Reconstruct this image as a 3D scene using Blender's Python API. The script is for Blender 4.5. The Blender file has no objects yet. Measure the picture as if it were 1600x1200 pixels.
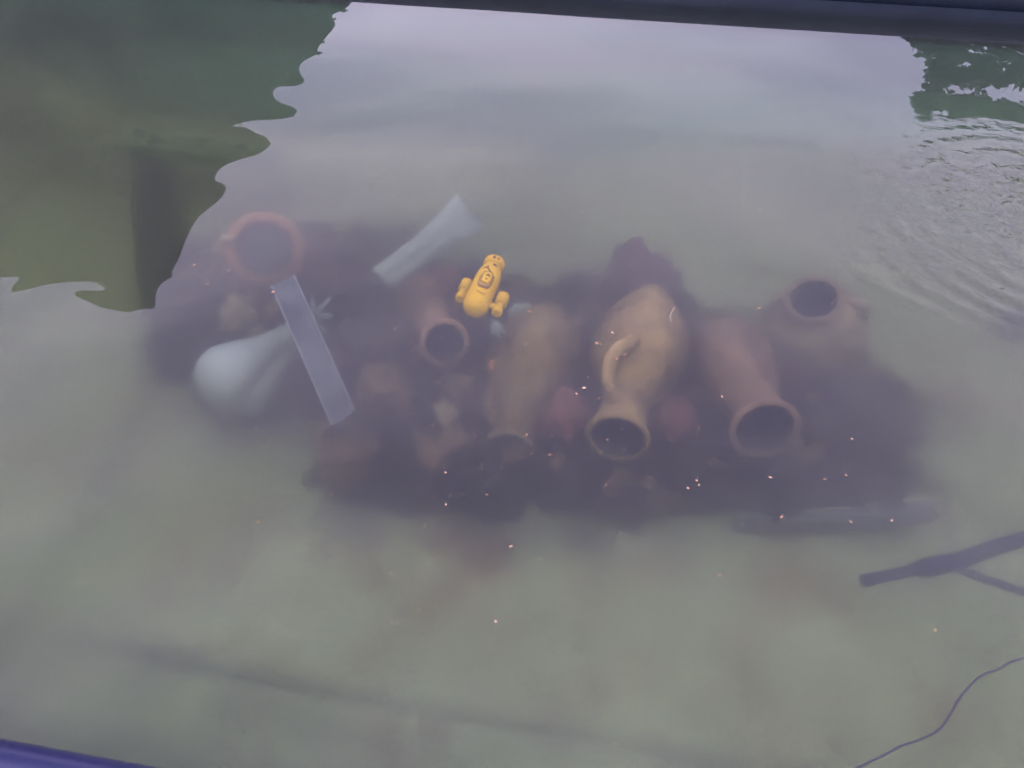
import bpy, bmesh, math, random
from mathutils import Vector, Matrix, noise
random.seed(7)
S = bpy.context.scene
COL = S.collection
# ------------------------------------------------------------------ camera
CH = 1.3; PITCH = math.radians(46); FPX = 1209.0
CAM = Vector((0, -1.255, CH))
cd = bpy.data.cameras.new("camera"); cam = bpy.data.objects.new("camera", cd); COL.objects.link(cam)
cam.location = CAM; cam.rotation_euler = (math.pi/2 - PITCH, 0, 0)
cd.sensor_width = 36; cd.lens = 36*FPX/1600; cd.clip_start = 0.02; cd.clip_end = 1000
S.camera = cam
# ------------------------------------------------------------------ world: overcast sky, lilac grey clouds over a Nishita sky
SUN_EL, SUN_AZ = math.radians(68), math.radians(200)     # azimuth from +y towards +x: the sun stands behind the camera
w = bpy.data.worlds.new("World"); S.world = w; w.use_nodes = True
nt = w.node_tree; N = nt.nodes; L = nt.links
bg = N["Background"]; bg.inputs["Strength"].default_value = 0.1
sky = N.new("ShaderNodeTexSky"); sky.sky_type = 'NISHITA'; sky.sun_disc = False
sky.sun_elevation = SUN_EL; sky.sun_rotation = SUN_AZ
tc = N.new("ShaderNodeTexCoord"); mp = N.new("ShaderNodeMapping"); mp.inputs["Scale"].default_value = (.9, 1.1, 6.0)
mp.inputs["Location"].default_value = (1.35, 0.6, 0.2)
nz = N.new("ShaderNodeTexNoise"); nz.inputs["Scale"].default_value = 2.1; nz.inputs["Detail"].default_value = 4; nz.inputs["Roughness"].default_value = .45
rp = N.new("ShaderNodeValToRGB"); rp.color_ramp.elements[0].position = .40; rp.color_ramp.elements[1].position = .63
rp.color_ramp.elements[0].color = (6.6, 6.2, 9.4, 1); rp.color_ramp.elements[1].color = (10.6, 9.7, 13.2, 1)
mx = N.new("ShaderNodeMix"); mx.data_type = 'RGBA'; mx.inputs["Factor"].default_value = .96
L.new(tc.outputs["Generated"], mp.inputs["Vector"]); L.new(mp.outputs["Vector"], nz.inputs["Vector"]); L.new(nz.outputs["Fac"], rp.inputs["Fac"])
sp = N.new("ShaderNodeSeparateXYZ"); L.new(tc.outputs["Generated"], sp.inputs[0])
gr = N.new("ShaderNodeMapRange"); gr.inputs["From Min"].default_value = .45; gr.inputs["From Max"].default_value = .85; gr.inputs["To Min"].default_value = 0; gr.inputs["To Max"].default_value = 1
L.new(sp.outputs["Z"], gr.inputs["Value"])
gm = N.new("ShaderNodeMix"); gm.data_type = 'RGBA'; gm.inputs["A"].default_value = (1.06, 1.05, 1.02, 1); gm.inputs["B"].default_value = (.84, .80, 1.06, 1); L.new(gr.outputs["Result"], gm.inputs["Factor"])
vm = N.new("ShaderNodeVectorMath"); vm.operation = 'MULTIPLY'; L.new(rp.outputs["Color"], vm.inputs[0]); L.new(gm.outputs["Result"], vm.inputs[1])
L.new(sky.outputs["Color"], mx.inputs["A"]); L.new(vm.outputs[0], mx.inputs["B"]); L.new(mx.outputs["Result"], bg.inputs["Color"])
# ------------------------------------------------------------------ sun behind thick cloud
sd = bpy.data.lights.new("sun", 'SUN'); sd.energy = 0.7; sd.angle = math.radians(20); sd.color = (1, .96, .9)
so = bpy.data.objects.new("sun", sd); COL.objects.link(so)
sv = Vector((math.sin(SUN_AZ)*math.cos(SUN_EL), math.cos(SUN_AZ)*math.cos(SUN_EL), math.sin(SUN_EL)))
so.rotation_euler = sv.to_track_quat('Z', 'Y').to_euler(); so.location = sv*30
# ------------------------------------------------------------------ exposure, path settings
S.view_settings.view_transform = 'Standard'; S.view_settings.look = 'None'
S.view_settings.exposure = 1.81; S.view_settings.gamma = 1; S.view_settings.use_curve_mapping = False
cy = S.cycles
cy.max_bounces = 20; cy.diffuse_bounces = 3; cy.glossy_bounces = 3; cy.volume_bounces = 16; cy.transparent_max_bounces = 12
cy.use_denoising = True; cy.denoising_input_passes = 'RGB'

# ================================================================== helpers
FWD = Vector((0, math.cos(PITCH), -math.sin(PITCH))); UPV = Vector((0, math.sin(PITCH), math.cos(PITCH)))
def ray(px, py): return FWD + Vector((1, 0, 0))*((px-800)/FPX) + UPV*((600-py)/FPX)
DEEP = 1.22                                                          # how deep the heap lies for the heights given below
def W(px, py, z):
    if -.45 < z < -.03: z *= DEEP
    d = ray(px, py); return CAM + d*((z-CH)/d.z)
def scl(p): return (Vector(p)-CAM).dot(FWD)/FPX                     # metres per photo pixel at a point
def R(px, py, Y):                                                    # the world point on the plane y=Y that the calm water mirrors at a pixel
    d = ray(px, py); p = CAM + d*((0-CH)/d.z); r = Vector((d.x, d.y, -d.z))
    return p + r*((Y-p.y)/r.y)

def principled(name, base, rough=.7, base2=None, scale=6, bump=0, bscale=30, spec=.4, stain=None, metal=0):
    m = bpy.data.materials.new(name); m.use_nodes = True
    n = m.node_tree.nodes; l = m.node_tree.links; b = n["Principled BSDF"]
    b.inputs["Roughness"].default_value = rough; b.inputs["Base Color"].default_value = (*base, 1)
    b.inputs["Specular IOR Level"].default_value = spec; b.inputs["Metallic"].default_value = metal
    t = n.new("ShaderNodeTexCoord")
    if base2:
        z = n.new("ShaderNodeTexNoise"); z.inputs["Scale"].default_value = scale; z.inputs["Detail"].default_value = 6; z.inputs["Roughness"].default_value = .6
        r = n.new("ShaderNodeValToRGB"); r.color_ramp.elements[0].position = .35; r.color_ramp.elements[1].position = .68
        r.color_ramp.elements[0].color = (*base, 1); r.color_ramp.elements[1].color = (*base2, 1)
        l.new(t.outputs["Object"], z.inputs["Vector"]); l.new(z.outputs["Fac"], r.inputs["Fac"])
        out = r.outputs["Color"]
        if stain:
            z2 = n.new("ShaderNodeTexNoise"); z2.inputs["Scale"].default_value = scale*.45; z2.inputs["Detail"].default_value = 8; z2.inputs["Distortion"].default_value = .6
            r2 = n.new("ShaderNodeValToRGB"); r2.color_ramp.elements[0].position = .52; r2.color_ramp.elements[1].position = .75
            r2.color_ramp.elements[0].color = (0, 0, 0, 1); r2.color_ramp.elements[1].color = (.8, .8, .8, 1)
            k = n.new("ShaderNodeMix"); k.data_type = 'RGBA'
            l.new(t.outputs["Object"], z2.inputs["Vector"]); l.new(z2.outputs["Fac"], r2.inputs["Fac"]); l.new(r2.outputs["Color"], k.inputs["Factor"])
            l.new(out, k.inputs["A"]); k.inputs["B"].default_value = (*stain, 1); out = k.outputs["Result"]
        l.new(out, b.inputs["Base Color"])
    if bump:
        z = n.new("ShaderNodeTexNoise"); z.inputs["Scale"].default_value = bscale; z.inputs["Detail"].default_value = 5
        u = n.new("ShaderNodeBump"); u.inputs["Strength"].default_value = bump; u.inputs["Distance"].default_value = .02
        l.new(t.outputs["Object"], z.inputs["Vector"]); l.new(z.outputs["Fac"], u.inputs["Height"]); l.new(u.outputs["Normal"], b.inputs["Normal"])
    return m

def tag(o, label=None, cat=None, group=None, kind=None):
    if label: o["label"] = label
    if cat: o["category"] = cat
    if group: o["group"] = group
    if kind: o["kind"] = kind
    return o
def thing(name, label, cat, loc, group=None):
    o = bpy.data.objects.new(name, None); COL.objects.link(o); o.location = loc; o.empty_display_size = .05
    return tag(o, label, cat, group)
def root_loc(p):
    v = Vector((0, 0, 0))
    while p is not None: v += p.location; p = p.parent
    return v
def build(name, bm, mat, parent=None, smooth=True, origin=None):
    """links a bmesh given in world coordinates as one mesh object; its origin is put at its parent's or at `origin`"""
    off = root_loc(parent) if parent is not None else Vector(origin or (0, 0, 0))
    bmesh.ops.translate(bm, verts=bm.verts, vec=-off)
    bmesh.ops.recalc_face_normals(bm, faces=bm.faces)
    me = bpy.data.meshes.new(name); bm.to_mesh(me); bm.free()
    for p in me.polygons: p.use_smooth = smooth
    if mat is not None: me.materials.append(mat)
    o = bpy.data.objects.new(name, me); COL.objects.link(o)
    if parent is not None: o.parent = parent
    else: o.location = off
    return o
def frame(d):
    d = d.normalized(); a = Vector((0, 0, 1)) if abs(d.z) < .9 else Vector((1, 0, 0))
    x = d.cross(a).normalized(); return d, x, x.cross(d).normalized()
def lathe(A, B, prof, bm=None, seg=48, wob=0.0, sx=1.0, seed=0):
    """prof: (t, r) along A->B; radii in metres; open ends are closed when r is 0"""
    bm = bm or bmesh.new(); A = Vector(A); B = Vector(B); d, x, y = frame(B-A); rings = []
    for t, r in prof:
        c = A + (B-A)*t
        if r <= 1e-6: rings.append([bm.verts.new(c)]); continue
        ring = []
        for k in range(seg):
            a = 2*math.pi*k/seg
            rr = r*(1 + wob*noise.noise(Vector((math.cos(a)*1.7+seed, math.sin(a)*1.7, t*3))))
            ring.append(bm.verts.new(c + x*(rr*math.cos(a)*sx) + y*(rr*math.sin(a))))
        rings.append(ring)
    for a, b in zip(rings, rings[1:]):
        if len(a) == 1 and len(b) == 1: continue
        for k in range(seg):
            k2 = (k+1) % seg
            if len(a) == 1: bm.faces.new((a[0], b[k], b[k2]))
            elif len(b) == 1: bm.faces.new((a[k], b[0], a[k2]))
            else: bm.faces.new((a[k], b[k], b[k2], a[k2]))
    return bm
def smooth_prof(pts, n=6):
    out = []
    for i in range(len(pts)-1):
        p0 = pts[max(i-1, 0)]; p1 = pts[i]; p2 = pts[i+1]; p3 = pts[min(i+2, len(pts)-1)]
        for k in range(n):
            t = k/n
            f = lambda j: .5*((2*p1[j]) + (-p0[j]+p2[j])*t + (2*p0[j]-5*p1[j]+4*p2[j]-p3[j])*t*t + (-p0[j]+3*p1[j]-3*p2[j]+p3[j])*t**3)
            out.append((f(0), max(f(1), 0)))
    out.append(pts[-1]); return out
def catmull(P, n=6):
    P = [Vector(p) for p in P]; out = []
    for i in range(len(P)-1):
        p0 = P[max(i-1, 0)]; p1 = P[i]; p2 = P[i+1]; p3 = P[min(i+2, len(P)-1)]
        for k in range(n):
            t = k/n
            out.append(.5*((2*p1) + (p2-p0)*t + (2*p0-5*p1+4*p2-p3)*t*t + (-p0+3*p1-3*p2+p3)*t**3))
    out.append(P[-1]); return out
def tube(pts, r, bm=None, seg=12, flat=1.0, n=6, taper=None):
    bm = bm or bmesh.new(); P = catmull(pts, n) if n > 1 else [Vector(p) for p in pts]; rings = []; x = None
    for i, p in enumerate(P):
        d = (P[min(i+1, len(P)-1)] - P[max(i-1, 0)]).normalized()
        if x is None: _, x, y = frame(d)
        else:
            x = (x - d*x.dot(d)).normalized(); y = x.cross(d)
        rr = r if taper is None else r*(taper[0]+(taper[1]-taper[0])*i/(len(P)-1))
        rings.append([bm.verts.new(p + x*rr*math.cos(2*math.pi*k/seg) + y*rr*flat*math.sin(2*math.pi*k/seg)) for k in range(seg)])
    for a, b in zip(rings, rings[1:]):
        for k in range(seg): bm.faces.new((a[k], b[k], b[(k+1) % seg], a[(k+1) % seg]))
    bm.faces.new(rings[0]); bm.faces.new(rings[-1]); return bm
def box_axes(c, ax, ay, az, bm=None, bev=.003, cuts=0):
    """box round c with half-extent vectors ax, ay, az"""
    bm2 = bmesh.new(); bmesh.ops.create_cube(bm2, size=2)
    M = Matrix((ax, ay, az)).transposed().to_4x4(); M.translation = Vector(c)
    bmesh.ops.transform(bm2, matrix=M, verts=bm2.verts)
    if bev: bmesh.ops.bevel(bm2, geom=bm2.edges[:], offset=bev, segments=2, affect='EDGES', clamp_overlap=True)
    if cuts: bmesh.ops.subdivide_edges(bm2, edges=bm2.edges[:], cuts=cuts, use_grid_fill=True)
    if bm is None: return bm2
    me = bpy.data.meshes.new("tmp"); bm2.to_mesh(me); bm2.free(); bm.from_mesh(me); bpy.data.meshes.remove(me); return bm

# ================================================================== materials
M = {}
M['ground'] = principled('paving', (.2, .19, .18), .9, (.3, .29, .27), 3)
M['rim_blue'] = principled('blue vinyl', (.006, .007, .035), .3, (.008, .009, .045), 4)
M['rim_dark'] = principled('navy vinyl', (.003, .006, .011), .6, (.006, .011, .018), 4, spec=.15)
M['wall'] = principled('pool wall vinyl', (.07, .19, .16), .6, (.10, .24, .19), 2.5, stain=(.05, .12, .08))
M['terra'] = principled('buff clay', (.24, .165, .07), .95, (.10, .068, .038), 8, .6, 30, stain=(.07, .05, .035), spec=.1)
M['terra_red'] = principled('red clay', (.21, .13, .08), .95, (.09, .06, .045), 9, .6, 30, stain=(.055, .04, .035), spec=.1)
M['terra_dark'] = principled('dark clay', (.34, .265, .165), .95, (.15, .12, .08), 9, .6, 30, stain=(.06, .05, .04), spec=.1)
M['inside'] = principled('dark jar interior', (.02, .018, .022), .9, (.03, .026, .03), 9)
M['orange_clay'] = principled('orange clay', (.3, .14, .07), .85, (.22, .11, .06), 9, .2, 35)
M['silt'] = principled('grey silt', (.035, .055, .075), .95, (.055, .075, .095), 10)
M['white'] = principled('white plastic', (.245, .285, .28), .6, (.2, .235, .235), 5, spec=.15)
M['plank'] = principled('weathered board', (.022, .026, .03), .85, (.075, .085, .092), 9, .3, 60, stain=(.012, .014, .018))
M['plank_edge'] = principled('pale board edge', (.10, .112, .118), .8, (.07, .08, .085), 20)
M['lip_dull'] = principled('dull brown clay', (.15, .11, .07), .95, (.09, .07, .05), 12, .4, 30, spec=.1)
M['yellow'] = principled('yellow plastic', (.30, .18, .006), .75, (.26, .15, .005), 14, spec=.08)
M['ink'] = principled('brown print', (.09, .05, .014), .8, spec=.05)
M['hatch'] = principled('ochre panel', (.17, .105, .02), .8, (.12, .075, .015), 60, spec=.05)
M['grey_metal'] = principled('grey blue metal', (.020, .024, .062), .85, (.03, .034, .075), 12)
M['cable'] = principled('cable sheath', (.008, .008, .012), .6)
M['strip'] = principled('blue grey plastic', (.20, .22, .34), .6, (.26, .28, .38), 8)
M['strip_edge'] = principled('pale plastic edge', (.6, .62, .5), .5)
M['speck'] = principled('pollen', (.19, .085, .035), .8, (.30, .2, .13), 9)
M['fibre'] = principled('pale fibre', (.28, .25, .17), .8)
M['leafbit'] = principled('dark leaf bit', (.015, .012, .012), .8)
M['coral'] = principled('pale coral', (.36, .42, .36), .9, (.2, .26, .24), 25, .3, 60)
M['leaf'] = principled('leaf', (.022, .045, .014), .7, (.04, .07, .02), 1.5)
M['bark'] = principled('bark', (.08, .06, .045), .9, (.12, .09, .07), 8, .5, 20)
M['palebrd'] = principled('mossy pale board', (.10, .15, .07), .8, (.13, .18, .085), 5, .3, 30, stain=(.06, .1, .055))
M['letter'] = principled('dark green lettering', (.045, .08, .045), .8)
M['logc'] = principled('soaked wood', (.012, .016, .02), .9, (.02, .024, .028), 6)
ROCKC = {'dark': ((.020, .018, .022), (.062, .046, .040)), 'maroon': ((.075, .034, .036), (.032, .022, .028)), 'red': ((.24, .085, .08), (.13, .05, .05)),
         'yellow': ((.26, .22, .14), (.2, .16, .1)), 'brown': ((.24, .155, .10), (.09, .065, .05)), 'pale': ((.33, .4, .38), (.22, .27, .27)), 'orange': ((.6, .25, .08), (.45, .2, .08))}
for k, (a, b) in ROCKC.items(): M['rock_'+k] = principled(k+' stone', a, .9, b, 10, .35, 40)

# ================================================================== the pool and its surroundings
FZ = -0.53
PU = Vector((.9866, -.163, 0)); PV = Vector((.163, .9866, 0))        # the pool lies turned by nine degrees
U0, U1, V0, V1 = -3.7, 3.5, -.935, 2.53
def pool(u, v, z): return PU*u + PV*v + Vector((0, 0, z))
# ground sheet
bm = bmesh.new()
bmesh.ops.create_grid(bm, x_segments=8, y_segments=8, size=150); bmesh.ops.translate(bm, verts=bm.verts, vec=(0, 0, -.68))
tag(build('ground', bm, M['ground']), kind='structure', label='grey paving around the pool')

def seg_dist(p, a, b):
    ab = b-a; t = max(0, min(1, (p-a).dot(ab)/ab.length_squared)); q = a+ab*t
    return (p-q).length, (ab.x*(p.y-a.y)-ab.y*(p.x-a.x)), t
def line_px(pts, z=FZ): return [W(x, y, z).to_2d() for x, y in pts]
CREASES = [(line_px([(-200, 950), (0, 990), (280, 1040), (560, 1098), (850, 1150), (1200, 1215)]), .03, .75, .045),  # path, width, darkening, height; the darkening paints fold shade plus seam dirt
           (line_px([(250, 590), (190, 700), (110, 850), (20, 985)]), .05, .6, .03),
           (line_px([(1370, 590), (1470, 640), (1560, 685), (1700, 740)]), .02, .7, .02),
           (line_px([(-60, 200), (80, 250), (250, 275), (420, 300)]), .22, .62, .0),  # no fold: a wide dark zone, shade and dirt in one colour
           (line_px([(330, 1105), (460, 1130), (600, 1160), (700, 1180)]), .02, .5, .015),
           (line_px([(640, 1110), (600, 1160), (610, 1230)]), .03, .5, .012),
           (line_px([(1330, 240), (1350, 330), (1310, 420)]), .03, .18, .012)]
FOLD = line_px([(-300, 40), (-100, 100), (60, 150), (200, 212), (310, 228), (430, 247), (600, 262), (800, 262)])
PATCH = line_px([(925, 285), (985, 330), (1040, 375)])
random.seed(3)
bm = bmesh.new(); NX, NY = 240, 120; dirt_shade = []; fl = []; wl = []; rust = []
HEAP = line_px([(245, 590), (238, 500), (262, 440), (330, 400), (480, 380), (600, 372), (690, 410), (850, 470), (960, 430), (1060, 480), (1180, 520), (1350, 570), (1422, 640), (1405, 785), (1200, 815), (1000, 835), (860, 815), (560, 805), (490, 745), (500, 690), (420, 655), (330, 640)])
RUST = [(W(x, y, FZ).to_2d(), rx*scl(W(x, y, FZ)), ry*1.5*scl(W(x, y, FZ)), am) for x, y, rx, ry, am in ((735, 880, 190, 75, .85), (1010, 900, 110, 40, .5), (1250, 930, 110, 100, .55), (370, 820, 70, 45, .6), (1510, 610, 110, 60, .7), (330, 870, 120, 40, .5), (860, 400, 60, 50, .5), (560, 1000, 90, 60, .4), (1500, 1130, 70, 40, .6), (240, 640, 60, 110, .5), (620, 1170, 60, 50, .5), (960, 1080, 160, 60, .35), (90, 700, 90, 60, .45), (1180, 1050, 60, 90, .4))]
for j in range(NY+1):
    for i in range(NX+1):
        u = U0-.02+(U1-U0+.04)*i/NX; v = V0-.02+(V1-V0+.04)*j/NY
        p = pool(u, v, 0); p2 = p.to_2d()
        z = FZ + .012*noise.noise(Vector((p.x*1.2, p.y*1.2, 3))) + .006*noise.noise(Vector((p.x*4, p.y*4, 9)))
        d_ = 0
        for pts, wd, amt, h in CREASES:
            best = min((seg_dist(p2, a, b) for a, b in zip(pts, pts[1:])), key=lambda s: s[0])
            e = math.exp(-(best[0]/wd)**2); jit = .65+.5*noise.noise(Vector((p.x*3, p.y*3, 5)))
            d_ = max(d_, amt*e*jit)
            z += h*math.exp(-((best[0]-wd*.9)/(wd*.8))**2)*(1 if best[1] < 0 else .2)
        best = min((seg_dist(p2, a, b) for a, b in zip(FOLD, FOLD[1:])), key=lambda s: s[0])
        wr = .5+.5*math.sin(p.x*38+3*noise.noise(Vector((p.x*5, p.y*5, 1))))
        z += (.075+.02*wr)*math.exp(-(best[0]/.09)**2)
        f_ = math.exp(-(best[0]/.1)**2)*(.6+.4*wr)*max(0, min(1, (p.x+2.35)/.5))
        sl = max(0, best[0]-.06) if best[1] > 0 else 0
        z += .25*min(sl, .7); wl.append(min(1, sl/.15))
        best = min((seg_dist(p2, a, b) for a, b in zip(PATCH, PATCH[1:])), key=lambda s: s[0])
        z += .05*math.exp(-(best[0]/.1)**2)
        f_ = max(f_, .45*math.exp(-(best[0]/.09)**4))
        ru = 0
        for (bx, by), rx, ry, am in RUST:
            q2 = ((p.x-bx)/rx)**2+((p.y-by)/ry)**2
            ru = max(ru, am*math.exp(-q2)*max(0, min(1, .55+1.1*noise.noise(Vector((p.x*6, p.y*6, 4)))+.7*noise.noise(Vector((p.x*17, p.y*17, 6))))))
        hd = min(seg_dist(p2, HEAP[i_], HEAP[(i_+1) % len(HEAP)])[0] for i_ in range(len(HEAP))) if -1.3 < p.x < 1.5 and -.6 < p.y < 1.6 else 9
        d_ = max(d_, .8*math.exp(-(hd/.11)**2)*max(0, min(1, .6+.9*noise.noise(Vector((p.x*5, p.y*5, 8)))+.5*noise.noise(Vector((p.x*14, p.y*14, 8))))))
        rust.append(ru)
        bm.verts.new((p.x, p.y, z)); dirt_shade.append(d_); fl.append(f_)
bm.verts.ensure_lookup_table()
for j in range(NY):
    for i in range(NX):
        a = j*(NX+1)+i; bm.faces.new([bm.verts[k] for k in (a, a+1, a+NX+2, a+NX+1)])
floor = build('pool_floor', bm, None); tag(floor, kind='structure', label='grey green wrinkled liner on the pool floor')
at = floor.data.attributes.new('dirt_shade', 'FLOAT', 'POINT'); at.data.foreach_set('value', dirt_shade)  # seam dirt, silt round the heap and painted shade in one mask
at = floor.data.attributes.new('clean', 'FLOAT', 'POINT'); at.data.foreach_set('value', fl)
at = floor.data.attributes.new('rust', 'FLOAT', 'POINT'); at.data.foreach_set('value', rust)
at = floor.data.attributes.new('slope', 'FLOAT', 'POINT'); at.data.foreach_set('value', wl)
def liner_mat():
    m = principled('pool liner', (.68, .76, .63), .7, (.86, .93, .77), 6, .3, 14, stain=(.42, .43, .38))
    n = m.node_tree.nodes; l = m.node_tree.links; b = n["Principled BSDF"]
    src = b.inputs["Base Color"].links[0].from_socket
    t = n.new("ShaderNodeTexCoord")
    # brown algae stains with their own outlines
    z = n.new("ShaderNodeTexNoise"); z.inputs["Scale"].default_value = 5.5; z.inputs["Detail"].default_value = 10; z.inputs["Roughness"].default_value = .7; z.inputs["Distortion"].default_value = .8
    r = n.new("ShaderNodeValToRGB"); r.color_ramp.elements[0].position = .53; r.color_ramp.elements[1].position = .74; r.color_ramp.elements[1].color = (.8, .8, .8, 1)
    k = n.new("ShaderNodeMix"); k.data_type = 'RGBA'; k.inputs["B"].default_value = (.32, .17, .13, 1)
    l.new(t.outputs["Object"], z.inputs["Vector"]); l.new(z.outputs["Fac"], r.inputs["Fac"]); l.new(r.outputs["Color"], k.inputs["Factor"]); l.new(src, k.inputs["A"])
    for an, c in (('rust', (.42, .17, .13)), ('slope', (.15, .37, .31)), ('dirt_shade', (.06, .065, .085)), ('clean', (.62, .66, .5))):
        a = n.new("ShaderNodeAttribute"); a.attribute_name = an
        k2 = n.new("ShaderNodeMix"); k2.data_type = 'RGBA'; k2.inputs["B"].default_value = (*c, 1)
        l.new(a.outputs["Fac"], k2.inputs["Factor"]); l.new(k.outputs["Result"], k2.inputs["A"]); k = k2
    l.new(k.outputs["Result"], b.inputs["Base Color"]); return m
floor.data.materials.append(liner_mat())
# walls: a thin liner wall with wrinkles, one thing; the top rail tubes are its parts
pw = thing('pool_wall', 'vinyl wall of the pool with round blue and navy top rails', 'pool', pool(0, V1+.03, -.62))
def wall_bm(a, b, nrm, n=120):
    bm = bmesh.new(); rows = []
    for i in range(n+1):
        c = a.lerp(b, i/n); cell = []
        wv = .008*noise.noise(c*3)+.006*noise.noise(c*9)
        for z in (.01, -.08, -.2, -.32, -.46, -.62): cell.append(c+nrm*(wv*(1-abs(z+.2)))+Vector((0, 0, z)))
        cell += [c-nrm*.05+Vector((0, 0, -.62)), c-nrm*.05+Vector((0, 0, .01))]
        rows.append([bm.verts.new(p) for p in cell])
    for p, q in zip(rows, rows[1:]):
        for k in range(8): bm.faces.new((p[k], p[(k+1) % 8], q[(k+1) % 8], q[k]))
    bm.faces.new(rows[0]); bm.faces.new(rows[-1]); return bm
RR = .085
c00, c10, c11, c01 = pool(U0, V0, 0), pool(U1, V0, 0), pool(U1, V1, 0), pool(U0, V1, 0)
build('dark_reflection_strip', box_axes(pool((U0+U1)/2, V1-.014, -.05), PU*((U1-U0)/2-.03), PV*.012, Vector((0, 0, .075)), bev=.004), M['rim_dark'], pw)  # added dark strip: darkens the far rail's mirrored band at the waterline
build('wall_panel', wall_bm(c01, c11, -PV), M['wall'], pw); build('wall_panel', wall_bm(c00, c10, PV), M['wall'], pw)
build('wall_panel', wall_bm(c00+PV*.01, c01-PV*.01, PU), M['wall'], pw); build('wall_panel', wall_bm(c10+PV*.01, c11-PV*.01, -PU), M['wall'], pw)
def rail(a, b, z, r, mat, off): build('top_rail', tube([a.lerp(b, t)+off+Vector((0, 0, z)) for t in (0, .2, .4, .6, .8, 1)], r, seg=24, n=3), mat, pw)
rail(c01-PU*.1, c11+PU*.1, .052, RR*.95, M['rim_dark'], PV*.06)
rail(c00-PU*.1, c10+PU*.1, .035, RR*.8, M['rim_blue'], -PV*.065)
rail(c00, c01, .05, RR*.8, M['rim_blue'], -PU*.05); rail(c10, c11, .05, RR*.8, M['rim_blue'], PU*.05)

# water: a closed body of murky water with a real rippled top
def water_mat():
    m = bpy.data.materials.new('murky pool water'); m.use_nodes = True
    n = m.node_tree.nodes; l = m.node_tree.links
    n.remove(n["Principled BSDF"]); out = n["Material Output"]
    tr = n.new("ShaderNodeBsdfTransparent"); gl = n.new("ShaderNodeBsdfGlossy"); gl.inputs["Roughness"].default_value = 0.0
    fr = n.new("ShaderNodeFresnel"); fr.inputs["IOR"].default_value = 1.34
    ge = n.new("ShaderNodeNewGeometry")
    fm = n.new("ShaderNodeMix"); fm.data_type = 'FLOAT'; fm.inputs["B"].default_value = .02
    l.new(ge.outputs["Backfacing"], fm.inputs["Factor"]); l.new(fr.outputs["Fac"], fm.inputs["A"])
    ms = n.new("ShaderNodeMixShader"); l.new(fm.outputs["Result"], ms.inputs["Fac"]); l.new(tr.outputs[0], ms.inputs[1]); l.new(gl.outputs[0], ms.inputs[2])
    l.new(ms.outputs[0], out.inputs["Surface"])
    # fine wavelets where something stirs the water at the right
    t = n.new("ShaderNodeTexCoord")
    mpn = n.new("ShaderNodeMapping"); mpn.inputs["Location"].default_value = (-RC.x, -RC.y, 0); l.new(t.outputs["Object"], mpn.inputs["Vector"])
    ln = n.new("ShaderNodeVectorMath"); ln.operation = 'LENGTH'; l.new(mpn.outputs["Vector"], ln.inputs[0])
    rg = n.new("ShaderNodeMapRange"); rg.inputs["From Min"].default_value = .15; rg.inputs["From Max"].default_value = .8; rg.inputs["To Min"].default_value = 1; rg.inputs["To Max"].default_value = 0; rg.interpolation_type = 'SMOOTHSTEP'
    l.new(ln.outputs["Value"], rg.inputs["Value"])
    z = n.new("ShaderNodeTexNoise"); z.inputs["Scale"].default_value = 20; z.inputs["Detail"].default_value = 3; z.inputs["Distortion"].default_value = .7
    l.new(t.outputs["Object"], z.inputs["Vector"])
    mu = n.new("ShaderNodeMath"); mu.operation = 'MULTIPLY'; l.new(z.outputs["Fac"], mu.inputs[0]); l.new(rg.outputs["Result"], mu.inputs[1])
    bp = n.new("ShaderNodeBump"); bp.inputs["Strength"].default_value = 1; bp.inputs["Distance"].default_value = .0045
    l.new(mu.outputs[0], bp.inputs["Height"]); l.new(bp.outputs["Normal"], gl.inputs["Normal"]); l.new(bp.outputs["Normal"], fr.inputs["Normal"])
    # murk: absorption, strongly forward scatter that blurs what lies deep, and a little blue back scatter
    ab = n.new("ShaderNodeVolumeAbsorption"); ab.inputs["Density"].default_value = 4.0; ab.inputs["Color"].default_value = (.56, .585, .45, 1)
    s1 = n.new("ShaderNodeVolumeScatter"); s1.inputs["Density"].default_value = 3.0; s1.inputs["Anisotropy"].default_value = .970; s1.inputs["Color"].default_value = (1, 1, 1, 1)
    s2 = n.new("ShaderNodeVolumeScatter"); s2.inputs["Density"].default_value = .29; s2.inputs["Anisotropy"].default_value = .2; s2.inputs["Color"].default_value = (.06, .13, .8, 1)
    a1 = n.new("ShaderNodeAddShader"); a2 = n.new("ShaderNodeAddShader")
    l.new(ab.outputs[0], a1.inputs[0]); l.new(s1.outputs[0], a1.inputs[1]); l.new(a1.outputs[0], a2.inputs[0]); l.new(s2.outputs[0], a2.inputs[1])
    l.new(a2.outputs[0], out.inputs["Volume"])
    m.cycles.homogeneous_volume = True
    return m
RC = W(1660, 370, 0)
def water_h(p):
    d = (p-RC).to_2d().length; z = 0
    env = math.exp(-((d-.3)/.24)**2) if d > .3 else 1
    ph = d*2*math.pi/.085 + 3.0*noise.noise(Vector((p.x*4, p.y*4, 2)))
    z += .0016*env*math.sin(ph)*(.45+.9*noise.noise(Vector((p.x*5, p.y*5, 4))))
    z += .0008*noise.noise(Vector((p.x*1.6, p.y*2.2, 7)))
    return z
bm = bmesh.new(); NX, NY = 480, 220; top = []
a0, a1, b0, b1 = U0-.02, U1+.02, V0-.02, V1+.02
def warp(t): return t if t < 0 else t
us = [a0+(4.4)*i/100 for i in range(100)] + [a0+4.4+(a1-a0-4.4)*i/420 for i in range(421)]
vs = [b0+.9*i/30 for i in range(30)] + [b0+.9+(b1-b0-.9)*i/330 for i in range(331)]
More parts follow.
